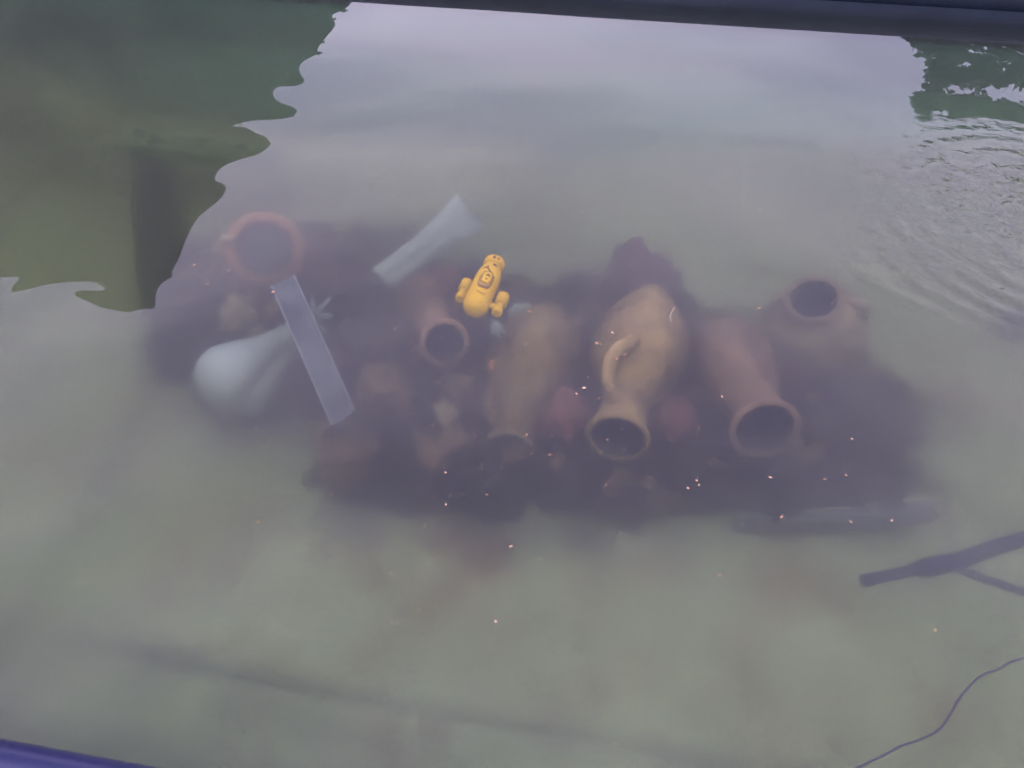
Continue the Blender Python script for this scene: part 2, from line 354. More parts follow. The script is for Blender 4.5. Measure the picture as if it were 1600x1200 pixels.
for v in vs:
    row = []
    for u in us:
        p = pool(u, v, 0); row.append(bm.verts.new((p.x, p.y, water_h(p))))
    top.append(row)
for r0, r1 in zip(top, top[1:]):
    for k in range(len(r0)-1): bm.faces.new((r0[k], r0[k+1], r1[k+1], r1[k]))
ring = top[0] + [r[-1] for r in top[1:]] + top[-1][-2::-1] + [r[0] for r in top[-2:0:-1]]
low = [bm.verts.new((q.co.x, q.co.y, -.60)) for q in ring]
for k in range(len(ring)): k2 = (k+1) % len(ring); bm.faces.new((ring[k2], ring[k], low[k], low[k2]))
bm.faces.new(low)
tag(build('water', bm, water_mat()), kind='structure', label='murky green water filling the pool, mirroring a grey sky')

# ================================================================== trees that the water mirrors
def in_poly(x, y, P):
    c = False; j = len(P)-1
    for i in range(len(P)):
        if (P[i][1] > y) != (P[j][1] > y) and x < (P[j][0]-P[i][0])*(y-P[i][1])/(P[j][1]-P[i][1])+P[i][0]: c = not c
        j = i
    return c
def tree(label, Y, outline, n_leaf, leaf, depth, core, trunk_x, group, gap=0, seed=1, lean=0, holes=()):
    """a crown whose silhouette on the plane y=Y is `outline` (mirror pixels), with depth, leaf cards and a dense inner mass"""
    rnd = random.Random(seed)
    if core: outline = [tuple(q)[:2] for q in catmull([(x, y, 0) for x, y in outline], 4)]
    P3 = [R(x, y, Y) for x, y in outline]; P = [(p.x, p.z) for p in P3]
    x0, x1 = min(p[0] for p in P), max(p[0] for p in P); z0, z1 = min(p[1] for p in P), max(p[1] for p in P)
    t = thing('tree', label, 'tree', (trunk_x, Y, -.68), group)
    build('trunk', tube([(trunk_x, Y, -.68), (trunk_x+.1, Y+.05, z0*.4), (trunk_x-.05, Y, z0+.6*(z1-z0)*.6)], .17, taper=(1.2, .5), seg=14), M['bark'], t)
    HO = []
    for hx, hy, rx, ry in holes:
        a, b, c_ = R(hx, hy, Y), R(hx+rx, hy, Y), R(hx, hy+ry, Y); HO.append((a.x, a.z, abs(b.x-a.x)*1.5+.03, abs(c_.z-a.z)*1.5+.03))
    bm = bmesh.new()
    if core:                                                        # dense inner mass: the outline swollen in depth, lumpy
        c = Vector((sum(p[0] for p in P)/len(P), 0, sum(p[1] for p in P)/len(P)))
        fa = [bm.verts.new((p[0], Y-.04, p[1])) for p in P]; fb = [bm.verts.new((p[0]+lean*.08, Y+.04, p[1]+.02)) for p in P]
        bm.faces.new(fa); bm.faces.new(fb[::-1])
        for k in range(len(P)): k2 = (k+1) % len(P); bm.faces.new((fa[k], fb[k], fb[k2], fa[k2]))
        bm.normal_update(); bmesh.ops.triangulate(bm, faces=bm.faces[:])
        for mpx, mpy, mr in ((110, 90, 105), (300, 60, 80), (90, 290, 105), (190, 200, 80), (0, 200, 130)):
            q = R(mpx, mpy, Y); q.y += .15; rr = abs(R(mpx+mr, mpy, Y).x-q.x)
            ks = bmesh.ops.create_icosphere(bm, subdivisions=4, radius=1)
            for v in ks['verts']:
                f = 1+.3*noise.noise(v.co*2+q)+.15*noise.noise(v.co*5+q)
                v.co = Vector((v.co.x*f*rr*.75, v.co.y*f*depth, v.co.z*f*rr*.75))+q
        bmesh.ops.recalc_face_normals(bm, faces=bm.faces)
    k = 0
    while k < n_leaf:
        x = rnd.uniform(x0, x1); z = rnd.uniform(z0, z1)
        if not in_poly(x, z, P): continue
        if gap and noise.noise(Vector((x*2.6+seed, z*2.6, 3))) > gap: continue
        if any(((x-hx)/rx)**2+((z-hz)/rz)**2 < .7+.6*noise.noise(Vector((x*9, z*9, 2))) for hx, hz, rx, rz in HO): continue
        k += 1
        y = Y + (rnd.uniform(-.06, .1) if core else rnd.uniform(-depth, depth))
        x += lean*(y-Y)
        a = Vector((rnd.gauss(0, 1), rnd.gauss(0, 1), rnd.gauss(0, 1))).normalized(); _, b, cc = frame(a)
        s = leaf*rnd.uniform(.6, 1.3); o = Vector((x, y, z))
        v = [bm.verts.new(o+q) for q in (-b*s, cc*s*.45, b*s, -cc*s*.45)]
        bm.faces.new(v)
    build('crown', bm, M['leaf'], t, smooth=False)
    return t
left_outline = [(-260, -140), (60, -140), (420, -120), (600, -90), (580, -40), (552, 0), (536, 14), (521, 22), (525, 38), (512, 56), (500, 70), (492, 84), (474, 96), (468, 110), (476, 124), (462, 131),
    (436, 132), (427, 143), (438, 155), (464, 166), (452, 176), (428, 180), (405, 181), (380, 185), (362, 193), (385, 196), (404, 206), (420, 214), (422, 224), (404, 238), (378, 245), (352, 254),
    (339, 266), (338, 280), (352, 288), (355, 294), (348, 308), (330, 324), (312, 340), (300, 360), (290, 380), (284, 396), (274, 414), (266, 421), (270, 428), (252, 440), (244, 458), (242, 478),
    (222, 480), (200, 486), (182, 482), (160, 478), (140, 468), (117, 457), (128, 454), (160, 454), (164, 447), (150, 438), (130, 435), (80, 438), (40, 446), (17, 448), (30, 429), (0, 428), (-120, 440), (-260, 420)]
tree('broad dark evergreen, the larger of the trees mirrored in the water, over the upper left', 6.5, left_outline, 2200, .04, .6, True, -5.6, 'trees beyond the pool', lean=-.45)
right_outline = [(1700, 20), (1620, 25), (1540, 30), (1470, 40), (1452, 62), (1456, 90), (1448, 110), (1454, 130), (1440, 150), (1428, 163), (1440, 174), (1500, 172), (1560, 176), (1620, 183), (1700, 190), (1850, 190), (1950, 60), (1880, 20)]
tree('tree with sky showing through its leaves, mirrored in the upper right ripples', 7.5, right_outline, 17000, .055, .15, False, 6.9, 'trees beyond the pool', seed=5,
     holes=((1511, 68, 7, 7), (1538, 62, 4, 12), (1534, 88, 9, 5), (1503, 104, 6, 7), (1516, 111, 3, 3), (1482, 139, 8, 11), (1515, 138, 16, 6), (1546, 136, 14, 7), (1600, 146, 44, 11), (1590, 84, 9, 4), (1568, 106, 8, 5), (1466, 166, 9, 4), (1462, 92, 4, 6)))
wisp = [(1424, 50), (1450, 46), (1466, 50), (1462, 66), (1455, 84), (1438, 83), (1420, 74)]
tree('small thin sapling beside the leafy tree mirrored at the upper right', 7.2, wisp, 260, .07, .3, False, R(1440, 60, 7.2).x, 'trees beyond the pool', seed=8)

# ================================================================== the sunken heap
MOUND = line_px([(245, 590), (238, 500), (262, 440), (330, 400), (480, 380), (600, 372), (690, 410), (850, 470), (960, 430), (1060, 480), (1180, 520), (1350, 570), (1422, 640), (1405, 785), (1200, 815), (1000, 835), (860, 815), (560, 805), (490, 745), (500, 690), (420, 655), (330, 640)])
MP = [(p.x, p.y) for p in MOUND]
def mound_edge(p2): return min(seg_dist(p2, MOUND[i], MOUND[(i+1) % len(MOUND)])[0] for i in range(len(MOUND)))
bm = bmesh.new(); grid = {}
mx0, mx1 = min(p[0] for p in MP)-.05, max(p[0] for p in MP)+.05; my0, my1 = min(p[1] for p in MP)-.05, max(p[1] for p in MP)+.05
NI, NJ = 130, 70
for j in range(NJ+1):
    for i in range(NI+1):
        x = mx0+(mx1-mx0)*i/NI; y = my0+(my1-my0)*j/NJ; d = mound_edge(Vector((x, y))); s = d if in_poly(x, y, MP) else -d
        s += .07*noise.noise(Vector((x*5, y*5, 1)))+.03*noise.noise(Vector((x*13, y*13, 1)))
        h = -.05 + .15*max(0, min(1, s/.22+.15)) + .05*noise.noise(Vector((x*9, y*9, 5))) + .03*noise.noise(Vector((x*22, y*22, 8)))
        if s < -.02: h = -.06
        grid[i, j] = bm.verts.new((x, y, FZ+h))
for j in range(NJ):
    for i in range(NI): bm.faces.new((grid[i, j], grid[i+1, j], grid[i+1, j+1], grid[i, j+1]))
rs = random.Random(21); first = len(bm.faces); nsh = 0; shard_f = []
while nsh < 420:
    x = rs.uniform(mx0, mx1); y = rs.uniform(my0, my1)
    if not in_poly(x, y, MP): continue
    nsh += 1; e = mound_edge(Vector((x, y))); r = rs.uniform(.018, .05)
    mt = Matrix.Translation((x, y, FZ+min(.11, e*.8)+rs.uniform(.0, .05))) @ Matrix.Rotation(rs.uniform(0, 6), 4, Vector((rs.gauss(0, 1), rs.gauss(0, 1), rs.gauss(0, 1)))) @ Matrix.Diagonal((1.3, .9, rs.choice((.35, .7)), 1))
    k = bmesh.ops.create_icosphere(bm, subdivisions=2, radius=r, matrix=mt); mi = rs.choice((0, 0, 1, 2, 2, 3))
    fs = set(f for v in k['verts'] for f in v.link_faces)
    for v in k['verts']: v.co += Vector((noise.noise(v.co*30), noise.noise(v.co*30+Vector((3, 0, 0))), noise.noise(v.co*30+Vector((0, 3, 0)))))*r*.5
    for f in fs: f.material_index = mi
rub = build('rubble', bm, M['rock_dark'])
for k_ in ('rock_maroon', 'rock_brown', 'terra_red'): rub.data.materials.append(M[k_])
tag(rub, 'dark stony rubble heaped under the jars on the pool floor', 'rubble', kind='stuff')

rock_n = 0
def rock(px, py, z, hx, hy, col, label, flat=.85, lump=.42, group='stones of the sunken heap', name='rock', cat='rock'):
    global rock_n; rock_n += 1
    c = W(px, py, z); s = scl(c); bm = bmesh.new()
    bmesh.ops.create_icosphere(bm, subdivisions=4, radius=1)
    sd = Vector((rock_n*3.7, rock_n*1.3, 0)); hz = min(hx, hy)*flat
    for v in bm.verts:
        n = v.co.normalized()
        f = 1 + lump*noise.noise(n*1.3+sd) + lump*.5*noise.noise(n*2.9+sd) + .10*noise.noise(n*6+sd)
        vd = noise.voronoi(n*1.5+sd)[0]; f += .38*(vd[1]-vd[0])-.15
        v.co = Vector((n.x*hx*f*s, n.y*hy*f*s*1.15, n.z*hz*f*s))
    bmesh.ops.translate(bm, verts=bm.verts, vec=c)
    return tag(build(name, bm, M['rock_'+col], origin=c, smooth=True), label, cat, group)
rock(998, 452, -.33, 62, 56, 'maroon', 'tall dark pointed rock standing behind the base of the big buff amphora', flat=1.3)
rock(1108, 605, -.33, 50, 55, 'maroon', 'dark maroon rock between the big buff amphora and the right hand jar')
rock(888, 645, -.30, 36, 44, 'red', 'dull red rock just left of the big amphora mouth')
rock(1052, 655, -.31, 36, 36, 'red', 'dull red rock just right of the big amphora mouth')
rock(1335, 660, -.34, 95, 80, 'dark', 'largest dark boulder at the right end of the heap', flat=.6)
rock(1330, 745, -.37, 85, 60, 'dark', 'dark low rock in front of the largest boulder, above the blue strip', flat=.6)
rock(1225, 765, -.37, 62, 42, 'dark', 'dark low rock below the mouth of the reddish jar on the right')
rock(1240, 585, -.29, 36, 24, 'maroon', 'small purple red rock below the round pot with the dark mouth')
rock(370, 495, -.28, 27, 32, 'yellow', 'round buff yellow stone below the orange jar ring at the left')
rock(697, 648, -.30, 19, 29, 'yellow', 'small oval yellowish stone in the dark middle of the heap')
rock(598, 612, -.33, 42, 42, 'brown', 'dim brown rock right of the grey board')
rock(683, 440, -.32, 40, 30, 'red', 'reddish rock behind the small jar and under the white flared tube')
rock(545, 450, -.28, 30, 30, 'maroon', 'dark red rock touching the lower end of the white flared tube')
rock(572, 400, -.36, 40, 34, 'dark', 'blue black rock behind the white flared tube')
rock(592, 520, -.32, 66, 66, 'dark', 'big black rock left of the small jar with the round mouth')
rock(300, 535, -.36, 58, 62, 'dark', 'dark rock at the far left end of the heap')
rock(322, 425, -.37, 42, 36, 'dark', 'dark rock left of the orange ringed jar')
rock(508, 415, -.34, 36, 40, 'maroon', 'dark purple rock right of the orange ringed jar')
rock(430, 500, -.37, 40, 38, 'dark', 'dark rock under the tail of the white bulb')
rock(548, 715, -.36, 55, 48, 'brown', 'dull brown rock at the lower left corner of the heap')
rock(655, 730, -.37, 62, 48, 'dark', 'dark rock below the small oval yellowish stone')
rock(760, 760, -.38, 60, 44, 'dark', 'dark rock under the mouth of the tilted broad amphora')
rock(880, 745, -.38, 52, 50, 'dark', 'dark rock left below the big amphora mouth')
rock(985, 775, -.39, 64, 38, 'dark', 'dark flat rock straight below the big amphora mouth')
rock(1090, 745, -.38, 58, 50, 'dark', 'dark rock between the two mouths at the front right')
rock(640, 590, -.36, 42, 40, 'dark', 'dark rock below left of the small jar mouth')
rock(742, 625, -.34, 34, 38, 'maroon', 'dark red brown rock left of the tilted broad amphora')
rock(1120, 535, -.37, 46, 32, 'brown', 'grey brown rock behind the reddish jar on the right')
rock(535, 545, -.30, 22, 14, 'brown', 'small dull brown stone right of the finned tail')
rock(1590, 508, -.40, 34, 24, 'dark', 'small dark lump lying alone on the floor at the right edge of the pool view')
rock(815, 488, -.26, 22, 15, 'pale', 'pale grey green stone right below the yellow submarine toy')
rock(767, 572, -.26, 7, 10, 'orange', 'tiny orange pebble below the grey coral piece')

# ------------------------------------------------------------------ jars
def jar(name, label, cat, A, B, prof, mat, lip, parts=(), inside=True, wall=.86, wob=.05, seed=0, fill=None, lipmat=None):
    """A the middle of the mouth, B the base; prof (t, r) outer radius in metres from mouth to base"""
    A = Vector(A); B = Vector(B); t = thing(name, label, cat, B)
    P = smooth_prof(prof, 7)
    build('body', lathe(A, B, P + [(1.0, 0)], seg=56, wob=wob, seed=seed), M[mat], t)
    r0 = prof[0][1]; Lg = (B-A).length
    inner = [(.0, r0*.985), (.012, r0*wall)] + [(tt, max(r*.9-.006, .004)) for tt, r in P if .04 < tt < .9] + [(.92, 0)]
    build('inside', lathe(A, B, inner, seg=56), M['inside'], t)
    lw = lip/Lg
    ring = []
    for k in range(17):
        a = 2*math.pi*k/16; ring.append((lw*.75*math.sin(a)+lw*.1, r0*.985+lip*math.cos(a)))
    build('lip', lathe(A, B, ring, seg=56, wob=wob*.3, seed=seed), M[lipmat or mat], t)
    if fill: build('silt', lathe(A.lerp(B, fill), A.lerp(B, fill+.02), [(0, 0), (.0, r0*.93), (1, r0*.95), (1, 0)], seg=40), M['silt'], t)
    for pts, r, fl in parts: build('handle', tube(pts, r, flat=fl, seg=14), M[mat], t)
    return t
# 1 the big buff amphora, lying with its mouth towards the camera
A, B = W(965, 684, -.215), W(1019, 466, -.25); s = scl(A)
jar('amphora', 'big buff amphora lying in the middle with its wide dark mouth to the front', 'amphora', A, B,
    [(0, 48*s), (.05, 44*s), (.16, 39*s), (.25, 41*s), (.33, 54*s), (.43, 75*s), (.54, 85*s), (.66, 83*s), (.78, 71*s), (.88, 54*s), (.92, 46*s), (.945, 40*s), (.98, 37*s), (1, 30*s)], 'terra', 5.5*s,
    [([W(972, 628, -.175), W(955, 610, -.15), W(950, 582, -.125), W(957, 556, -.11), W(974, 540, -.105), W(992, 532, -.13)], 12.5*s, .8),
     ([W(1008, 632, -.24), W(1030, 618, -.25), W(1048, 592, -.23), W(1058, 566, -.20), W(1052, 548, -.2)], 9*s, .7)], seed=2)
# 2 the reddish jar at the right
A, B = W(1195, 671, -.20), W(1118, 520, -.32); s = scl(A)
jar('jar', 'reddish jar at the right with its round dark mouth tilted up', 'jar', A, B,
    [(0, 51*s), (.06, 47*s), (.18, 43*s), (.3, 51*s), (.46, 69*s), (.62, 76*s), (.78, 68*s), (.92, 46*s), (1, 32*s)], 'terra_red', 6*s,
    seed=4)
# 3 the round pot standing at the upper right
A, B = W(1272, 467, -.17), W(1265, 556, -.43); s = scl(A)
jar('pot', 'round dark pot standing apart at the upper right with an oval mouth', 'pot', A, B,
    [(0, 41*s), (.06, 38*s), (.14, 42*s), (.28, 66*s), (.5, 86*s), (.72, 80*s), (.9, 56*s), (1, 44*s)], 'terra_dark', 6*s,
    [([W(1325, 468, -.2), W(1352, 478, -.2), W(1348, 500, -.25), W(1328, 512, -.3)], 9*s, .7),
     ([W(1226, 455, -.2), W(1208, 470, -.22), W(1204, 492, -.27)], 7*s, .7)], seed=6, lipmat='lip_dull')
# 4 the small jar left of the middle
A, B = W(695, 536, -.17), W(640, 452, -.36); s = scl(A)
jar('jar', 'small brown jar left of the middle with a tilted round mouth', 'jar', A, B,
    [(0, 36*s), (.05, 34*s), (.18, 31*s), (.32, 35*s), (.5, 46*s), (.7, 50*s), (.9, 38*s), (1, 26*s)], 'terra_red', 5*s, seed=8, lipmat='terra_red')
# 5 the orange ringed jar at the left
A, B = W(415, 390, -.25), W(412, 425, -.44); s = scl(A)
jar('jar', 'large upright jar at the left whose orange mouth ring is filled with grey silt', 'jar', A, B,
    [(0, 53*s), (.08, 51*s), (.2, 50*s), (.35, 62*s), (.6, 74*s), (.85, 60*s), (1, 46*s)], 'terra_dark', 9*s,
    [([W(368, 372, -.2), W(346, 374, -.2), W(342, 396, -.24), W(356, 410, -.28)], 7*s, .8)], seed=10, fill=.08, lipmat='orange_clay')
# 6 the broad amphora leaning between the small jar and the big one
A, B = W(797, 700, -.325), W(862, 490, -.315); s = scl(A)
jar('amphora', 'broad brown amphora leaning down to the front between small jar and big amphora', 'amphora', A, B,
    [(0, 38*s), (.05, 35*s), (.18, 33*s), (.28, 52*s), (.43, 76*s), (.6, 86*s), (.78, 72*s), (.92, 44*s), (1, 28*s)], 'terra', 5*s,
    [([W(775, 665, -.31), W(765, 640, -.30), W(768, 610, -.29), W(790, 590, -.28)], 9*s, .7)], seed=12, lipmat='terra_dark')
# 7 a black jar mouth at the lower left of the heap
A, B = W(525, 688, -.31), W(555, 650, -.43); s = scl(A)
jar('jar', 'half buried dark jar mouth below the lower end of the grey board', 'jar', A, B,
    [(0, 27*s), (.1, 25*s), (.3, 27*s), (.6, 36*s), (1, 26*s)], 'terra_dark', 4*s, seed=14)

# ------------------------------------------------------------------ white finned bulb
A, B = W(322, 624, -.24), W(497, 490, -.22); s = scl(A)
t = thing('finned_bulb', 'white bulb shaped float with a long tapering tail and small fins', 'float', A)
prof = smooth_prof([(0, 0), (.015, 26*s), (.07, 47*s), (.16, 58*s), (.26, 58*s), (.38, 47*s), (.5, 34*s), (.63, 25*s), (.78, 19*s), (.92, 15*s), (1, 12*s)], 7) + [(1, 0)]
bmb = lathe(A, B, prof, seg=56, sx=1.0)
ax, xx, yy = frame(B-A)
# a long hollow runs along the bulb, which leaves two lobes
gd = (UPV*-.8 + Vector((.45, 0, 0)) - FWD*.9); gd = (gd-ax*gd.dot(ax)).normalized()
for v in bmb.verts:
    q = v.co-A; tt = q.dot(ax)/(B-A).length; rad = q-ax*q.dot(ax)
    if rad.length > 1e-4 and .03 < tt < .95:
        c = max(0, rad.normalized().dot(gd)); v.co -= rad*(.20*c**10*math.sin(math.pi*min(1, tt*1.25)))
build('body', bmb, M['white'], t)
A2, B2 = W(358, 640, -.275), W(470, 528, -.25)
build('lower_lobe', lathe(A2, B2, smooth_prof([(0, 0), (.02, 20*s), (.1, 36*s), (.25, 43*s), (.45, 34*s), (.7, 22*s), (1, 12*s)], 6)+[(1, 0)], seg=40), M['white'], t)
for px, py, dz in ((489, 462, .02), (515, 466, .05), (520, 492, .03), (512, 524, -.03)):
    tip = W(px, py, -.2+dz); root = A.lerp(B, .90); base2 = A.lerp(B, .99)
    n_ = (tip-root).cross(base2-root).normalized()*3.6*s
    mid = root.lerp(tip, .55); bmf = bmesh.new(); pts = [root, base2, tip.lerp(base2, .38), tip]
    va = [bmf.verts.new(p+n_) for p in pts]; vb = [bmf.verts.new(p-n_) for p in pts]
    bmf.faces.new(va); bmf.faces.new(vb[::-1])
    for k in range(4): bmf.faces.new((va[k], vb[k], vb[(k+1) % 4], va[(k+1) % 4]))
    build('fin', bmf, M['white'], t, smooth=False)
# ------------------------------------------------------------------ grey board across its tail
c1, c2, c3, c4 = W(424, 447, -.10), W(459, 430, -.10), W(554, 641, -.15), W(519, 664, -.15)
bm = bmesh.new(); q1 = []
for pts in ((c1, c2), ):
    pass
NB = 24; th = Vector((0, 0, -.018)); rows = []
for i in range(NB+1):
    f = i/NB; a = c1.lerp(c4, f); b = c2.lerp(c3, f); wv = Vector((0, 0, .004*math.sin(f*5)))
    rows.append([bm.verts.new(p) for p in (a+wv, a.lerp(b, .5)+wv*1.5, b+wv, b+wv+th, a+wv+th)])
for r0, r1 in zip(rows, rows[1:]):
    for k in range(5): bm.faces.new((r0[k], r0[(k+1) % 5], r1[(k+1) % 5], r1[k]))
bm.faces.new(rows[0]); bm.faces.new(rows[-1])
brd = tag(build('board', bm, M['plank'], origin=c1, smooth=False), 'long flat grey board lying slantwise across the tail of the white bulb', 'board')
for e0, e1 in ((c1, c4), (c2, c3)): build('edge_strip', tube([e0.lerp(e1, f)+Vector((0, 0, .004*math.sin(f*5)+.001)) for f in (0, .25, .5, .75, 1)], .0034, seg=8), M['plank_edge'], brd)
# ------------------------------------------------------------------ white flared tube with a notched fishtail end
A, B = W(592, 441, -.23), W(738, 330, -.20); s = scl(A)
t = thing('flared_tube', 'pale bluish white tube widening into a notched fishtail end', 'tube', A)
ax, xx, yy = frame(B-A); side = (UPV*.75 + Vector((-.6, 0, 0))); side = (side-ax*side.dot(ax)).normalized(); nor = ax.cross(side).normalized()
if nor.dot(FWD) > 0: nor = -nor
def flare(sc):
    bm = bmesh.new(); rows = []; NS = 36
    for i in range(27):
        f = i/26; hw = (23+1*f+(15*max(0, (f-.45)/.55)**1.3))*s*sc; hh = (18*(1-f)+7*f)*s*sc
        row = []
        for k in range(NS):
            a = 2*math.pi*k/NS; nt_ = .075*(1-abs(math.cos(a)))*max(0, (f-.8)/.2)
            crease = 1-.35*max(0, 1-abs(math.cos(a)+.25)/.3)*(math.sin(a) > 0)
            row.append(bm.verts.new(A+(B-A)*(f-nt_)+side*hw*math.cos(a)+nor*hh*math.sin(a)*crease))
        rows.append(row)
    for r0, r1 in zip(rows, rows[1:]):
        for k in range(NS): bm.faces.new((r0[k], r0[(k+1) % NS], r1[(k+1) % NS], r1[k]))
    return bm, rows
bm, rows = flare(1); bm.faces.new(rows[-1])
inn = [bm.verts.new(A+(v.co-A)*.82+ax*.001) for v in rows[0]]; inn2 = [bm.verts.new(v.co+ax*.06) for v in inn]
for a, b in ((rows[0], inn), (inn, inn2)):
    for k in range(36): bm.faces.new((a[k], a[(k+1) % 36], b[(k+1) % 36], b[k]))
bm.faces.new(inn2)
build('shell', bm, M['white'], t)
shade_ridge = bmesh.new(); lowd = -side  # added ridge whose shape stands for the tube's shaded lower side
ka = [A.lerp(B, f)+lowd*(16+6*f)*s+nor*-4*s for f in (.08, .3, .6, .9)]
tube(ka, 11*s, shade_ridge, seg=16, flat=.5, taper=(.6, 1.0))
build('shade_ridge', shade_ridge, M['white'], t)
# ------------------------------------------------------------------ yellow submarine toy
A, B = W(739, 489, -.06), W(774, 410, -.05); s = scl(A); A = A+(B-A).normalized()*0
t = thing('submarine_toy', 'small yellow toy submarine with two side thrusters hovering near the surface', 'toy submarine', (A+B)/2)
Lg = (B-A).length; ax, xx, yy = frame(B-A)
rb = 22*s
prof = smooth_prof([(0, 0), (.02, rb*.55), (.08, rb*.88), (.18, rb), (.5, rb*.97), (.72, rb*.9), (.84, rb*.74), (.87, rb*.70)], 6) + [(.87, 0)]
body = build('body', lathe(A, B, prof, seg=48), M['yellow'], t)
build('tail_ring', lathe(A, B, [(.86, 0), (.862, rb*.60), (.885, rb*.62), (.89, rb*.80), (.985, rb*.82), (1.0, rb*.76), (1.0, rb*.56), (.95, rb*.5), (.95, 0)], seg=40), M['yellow'], t)
upn = -FWD; upn = (upn-ax*upn.dot(ax)).normalized(); lat = ax.cross(upn).normalized()      # lat: picture right or left
if lat.x < 0: lat = -lat
def on_body(f, q, lift=.0015):                                      # a point on the body's visible side; q is the angle from its crest
    r = rb*(1 if f < .55 else .97-(f-.55)*.4)
    return A+ax*Lg*f+(upn*math.cos(q)+lat*math.sin(q))*(r+lift)
def patch(f0, f1, q0, q1, lift, n=8):
    bm = bmesh.new(); g = [[bm.verts.new(on_body(f0+(f1-f0)*i/n, (q0+(q1-q0)*j/n)*(1-.35*((2*i/n-1)**4)), lift)) for j in range(n+1)] for i in range(n+1)]
    b2 = [[bm.verts.new(v.co-upn*.003) for v in row] for row in g]
    for i in range(n):
        for j in range(n): bm.faces.new((g[i][j], g[i+1][j], g[i+1][j+1], g[i][j+1]))
    edge = [g[0][j] for j in range(n+1)]+[g[i][n] for i in range(1, n+1)]+[g[n][j] for j in range(n-1, -1, -1)]+[g[i][0] for i in range(n-1, 0, -1)]
    e2 = [b2[0][j] for j in range(n+1)]+[b2[i][n] for i in range(1, n+1)]+[b2[n][j] for j in range(n-1, -1, -1)]+[b2[i][0] for i in range(n-1, 0, -1)]
    for k in range(len(edge)): k2 = (k+1) % len(edge); bm.faces.new((edge[k], edge[k2], e2[k2], e2[k]))
    return bm
build('hatch', patch(.30, .62, -.50, .42, .0015), M['hatch'], t)
build('label_plate', patch(.40, .60, -.30, .30, .0032), M['yellow'], t)
def ink(paths, r=1.25):
    bm = bmesh.new()
    for pts in paths: tube([on_body(f, q, l) for f, q, l in pts], r*s, bm, seg=6, n=4)
    return bm
build('print', ink([[(.68, -.6, .0005), (.70, -.35, .0005), (.655, -.1, .0005), (.62, .12, .0005)], [(.655, -.1, .0005), (.60, .28, .0008)],
                    [(.22, -.25, .0005), (.215, -.15, .0005)], [(.20, -.02, .0005), (.205, .08, .0005)], [(.20, .2, .0005), (.205, .28, .0005)],
                    [(.52, -.1, .0035), (.54, .05, .0035), (.51, .12, .0035)], [(.455, -.05, .0035), (.46, .05, .0035)],
                    [(.79, .05, .0005), (.80, .2, .0005), (.785, .3, .0005)], [(.70, -.35, .0005), (.735, -.3, .0005)], [(.62, .12, .0005), (.585, .05, .0005)],
                    [(.32, -.3, .002), (.31, 0, .002), (.325, .25, .002)], [(.36, .40, .0005), (.48, .46, .0005), (.58, .42, .0005)]]), M['ink'], t)
tr_ = []
for a0_ in (0.0, ):
    rt = rb*.83
    for f0_, q0_, q1_ in ((.955, -.25, -.05), (.925, -.25, -.05), (.94, .12, .35)):
        tr_.append([A+ax*Lg*f0_+(upn*math.cos(q)+lat*math.sin(q))*rt for q in (q0_, (q0_+q1_)/2+.0, q1_)])
bm = bmesh.new()
for pts in tr_: tube(pts, 1.3*s, bm, seg=6, n=3)
build('print', bm, M['ink'], t)
for sgn, P in ((-1, [(752, 466), (736, 464), (722, 460)]), (1, [(752, 476), (768, 478), (779, 482)])):
    arm = bmesh.new(); pz = -.06
    tube([W(*p, pz) for p in P], 6*s, arm, seg=14, n=4, flat=.8)
    th_ = build('thruster', arm, M['yellow'], t)
    e = W(*P[-1], pz)
    a_, b_ = e - ax*Lg*.10, e + ax*Lg*.24
    build('duct', lathe(a_, b_, [(0, 0), (0, 7*s), (.02, 8.5*s), (.2, 8.5*s), (.32, 6.5*s), (.5, 6.5*s), (.52, 10.5*s), (.54, 10.2*s), (.98, 10.2*s), (1, 9.6*s), (1, 7.5*s), (.85, 7*s), (.85, 0)], seg=28), M['yellow'], th_, smooth=False)
    build('grille', lathe(a_.lerp(b_, .58), a_.lerp(b_, .63), [(0, 9.3*s), (0, 9.9*s), (1, 10.4*s), (1, 9.3*s)], seg=28), M['ink'], th_)
# ------------------------------------------------------------------ grey coral piece
c = W(776, 512, -.19); s = scl(c); bm = bmesh.new(); rnd = random.Random(4)
bmesh.ops.create_icosphere(bm, subdivisions=3, radius=9*s)
for v in bm.verts: v.co *= 1+.35*noise.noise(v.co*90); v.co += c
for px, py in ((771, 500), (786, 509), (790, 520), (768, 522), (779, 526), (766, 510)):
    tube([c, c.lerp(W(px, py, -.185), .6), W(px, py, -.18)], 4.5*s, bm, seg=8, n=2, taper=(1, .25))
tag(build('coral_piece', bm, M['coral'], origin=c), 'small spiky grey green piece of coral below the yellow submarine toy', 'coral')
# ------------------------------------------------------------------ sunken log under the mirrored tree
lc = scl(W(240, 350, -.28))
t_ = lathe(W(236, 248, -.37), W(262, 500, -.42), smooth_prof([(0, 0), (.02, 14*lc), (.08, 25*lc), (.2, 32*lc), (.45, 36*lc), (.75, 38*lc), (.95, 34*lc), (1, 20*lc)], 6)+[(1, 0)], seg=40)
for v in t_.verts: v.co += Vector((noise.noise(v.co*9), noise.noise(v.co*9+Vector((5, 0, 0))), noise.noise(v.co*9+Vector((0, 7, 0)))))*.012
tag(build('log', t_, M['logc'], origin=W(240, 400, -.30)), 'thick black log slanting up from the pool floor below the mirrored tree', 'log')
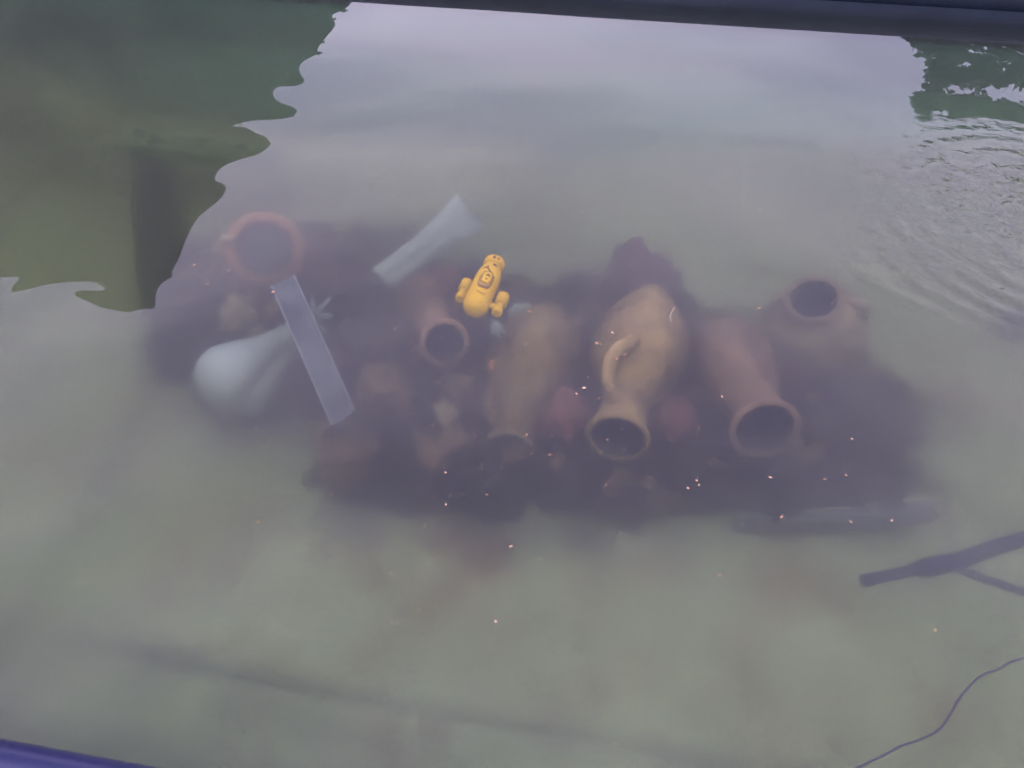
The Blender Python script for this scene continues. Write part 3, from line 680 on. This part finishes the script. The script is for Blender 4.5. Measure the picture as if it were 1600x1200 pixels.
# ------------------------------------------------------------------ pale board under the mirrored tree
zb = -.19; q = [W(196, 197, zb), W(432, 229, zb), W(432, 250, zb), W(196, 226, zb)]
bm = bmesh.new(); rows = []
for i in range(41):
    f = i/40; a = q[0].lerp(q[1], f); b = q[3].lerp(q[2], f); wv = Vector((0, 0, .006*noise.noise(Vector((f*9, 0, 0)))+.003*math.sin(f*60)))
    rows.append([bm.verts.new(p) for p in (a+wv, a.lerp(b, .5)+wv*1.6, b+wv, b-Vector((0, 0, .05)), a-Vector((0, 0, .05)))])
for r0, r1 in zip(rows, rows[1:]):
    for k in range(5): bm.faces.new((r0[k], r0[(k+1) % 5], r1[(k+1) % 5], r1[k]))
bm.faces.new(rows[0]); bm.faces.new(rows[-1])
bd = tag(build('board', bm, M['palebrd'], origin=q[0], smooth=False), 'pale green submerged board with faint dark capital letters below the mirrored tree at upper left', 'board')
fc = bpy.data.curves.new('lettering', 'FONT'); fc.body = 'FANCIAL'; fc.extrude = .02; fc.size = 1.0; fc.space_character = 1.15
fo = bpy.data.objects.new('tmp', fc); COL.objects.link(fo); bpy.context.view_layer.update()
me = bpy.data.meshes.new_from_object(fo.evaluated_get(bpy.context.evaluated_depsgraph_get())); bpy.data.objects.remove(fo)
bmt = bmesh.new(); bmt.from_mesh(me); xm = max(v.co.x for v in bmt.verts)
for v in bmt.verts:
    f, g = v.co.x/xm, v.co.y/.72
    v.co = (q[3].lerp(q[2], .04+.92*f)).lerp(q[0].lerp(q[1], .04+.92*f), .15+.7*g) + Vector((0, 0, .007+v.co.z*.2))
build('lettering', bmt, M['letter'], bd, smooth=False)
# ------------------------------------------------------------------ blue grey plastic strip at the front right
t = thing('plastic_strip', 'long blue grey plastic strip with a pale upper edge at the front right', 'strip', W(1310, 810, -.40))
tops = catmull([W(1155, 800, -.39), W(1230, 796, -.385), W(1310, 794, -.375), (W(1390, 784, -.345)), W(1462, 779, -.33)], 6)
bots = catmull([W(1145, 829, -.43), W(1230, 829, -.42), W(1310, 828, -.41), W(1390, 824, -.38), W(1462, 812, -.36)], 6)
bm = bmesh.new(); rows = []
for a, b in zip(tops, bots):
    k = Vector((0, .006, 0)); rows.append([bm.verts.new(p) for p in (a-k, b-k, b+k, a+k)])
for r0, r1 in zip(rows, rows[1:]):
    for k in range(4): bm.faces.new((r0[k], r0[(k+1) % 4], r1[(k+1) % 4], r1[k]))
bm.faces.new(rows[0]); bm.faces.new(rows[-1])
build('band', bm, M['strip'], t)
build('edge', tube([p+Vector((0, 0, .002)) for p in tops[8:]], .0036, seg=8, n=1), M['strip_edge'], t)
# ------------------------------------------------------------------ sunken tube frame at the right
t = thing('tube_frame', 'dark forked metal tube frame reaching in from the right edge under water', 'frame', W(1470, 888, -.2))
z = -.24; s = scl(W(1470, 888, z))
build('bar', tube([W(1352, 907, z), W(1400, 897, z), W(1450, 886, z)], 9*s, seg=16), M['grey_metal'], t)
build('bar', tube([W(1488, 879, z), W(1530, 864, z), W(1580, 848, z), (W(1640, 834, z))], 12.5*s, seg=16), M['grey_metal'], t)
build('bar', tube([W(1485, 884, z), W(1530, 902, z), W(1600, 925, z), W(1660, 944, z)], 6.5*s, seg=16), M['grey_metal'], t)
build('joint', tube([W(1437, 889, z), W(1462, 884, z), W(1490, 878, z)], 15*s, seg=20, n=2), M['grey_metal'], t)
build('end_cap', lathe(W(1347, 908, z), W(1364, 904.5, z), [(0, 0), (0, 9*s), (.1, 10.5*s), (.9, 10.5*s), (1, 9*s), (1, 0)], seg=20), M['grey_metal'], t)
# ------------------------------------------------------------------ thin cable at the lower right
zc = -.029
bm = tube([W(x, y, zc) for x, y in ((1280, 1235), (1340, 1200), (1385, 1178), (1410, 1164), (1432, 1158), (1465, 1142), (1482, 1120), (1500, 1090), (1522, 1065), (1538, 1053), (1560, 1046), (1580, 1034), (1625, 1022))], 0.0017, seg=8, n=5)
tag(build('cable', bm, M['cable'], origin=W(1440, 1150, zc)), 'thin dark cable winding through the water in the lower right corner', 'cable')
# ================================================================== things afloat
rnd = random.Random(11); bm = bmesh.new(); n = 0
while n < 420:
    px = rnd.gauss(900, 420); py = rnd.gauss(680, 260)
    if not (-20 < px < 1620 and 5 < py < 1195): continue
    n += 1
    p = W(px, py, .0012); s = scl(p); r = 1.05*s*rnd.choice((.45, .55, .6, .7, .8, .9, 1.0, 1.3, 1.9))
    k = bmesh.ops.create_icosphere(bm, subdivisions=1, radius=1, matrix=Matrix.Translation(p) @ Matrix.Rotation(rnd.uniform(0, 6), 4, 'Z') @ Matrix.Diagonal((r, r*rnd.uniform(.4, 2.0), .5*r, 1)))
    for v in k['verts']: v.co += Vector((rnd.uniform(-1, 1), rnd.uniform(-1, 1), 0))*r*.35
tag(build('floating_specks', bm, M['speck'], smooth=False), 'pale orange specks of pollen and dust scattered over the water', 'specks', kind='stuff')
for px, py, lab in ((1240, 872, 'black speck of leaf afloat below the blue grey strip'), (380, 1143, 'dark red crumb of leaf afloat near the bottom left edge'), (505, 1090, 'dark crumb of leaf afloat above the floor crease at the lower left'), (281, 1017, 'small dark crumb of leaf afloat left of the lower left crease'), (1102, 916, 'dark crumb of leaf afloat below the heap right of the middle')):
    p = W(px, py, .0015); s = scl(p); bm = bmesh.new()
    pts = [(-2.6, -.4), (-1, 1.2), (1.2, 1.5), (2.8, .2), (1, -1.3), (-.8, -1.6)]
    va = [bm.verts.new(p+Vector((x*s, y*s, .0015+.0006*abs(x)))) for x, y in pts]; vb = [bm.verts.new(p+Vector((x*s, y*s, .0002))) for x, y in pts]
    bm.faces.new(va); bm.faces.new(vb[::-1])
    for k in range(6): bm.faces.new((va[k], vb[k], vb[(k+1) % 6], va[(k+1) % 6]))
    tag(build('leaf_crumb', bm, M['leafbit'], origin=p, smooth=False), lab, 'leaf bit', 'leaf crumbs afloat')
bm = tube([W(x, y, .002) for x, y in ((1055, 481), (1050, 487), (1047, 494), (1049, 503))], 0.0008, seg=6, n=4)
tag(build('fibre', bm, M['fibre'], origin=W(1050, 490, .002)), 'short pale curled fibre afloat above the shoulder of the big amphora', 'fibre')
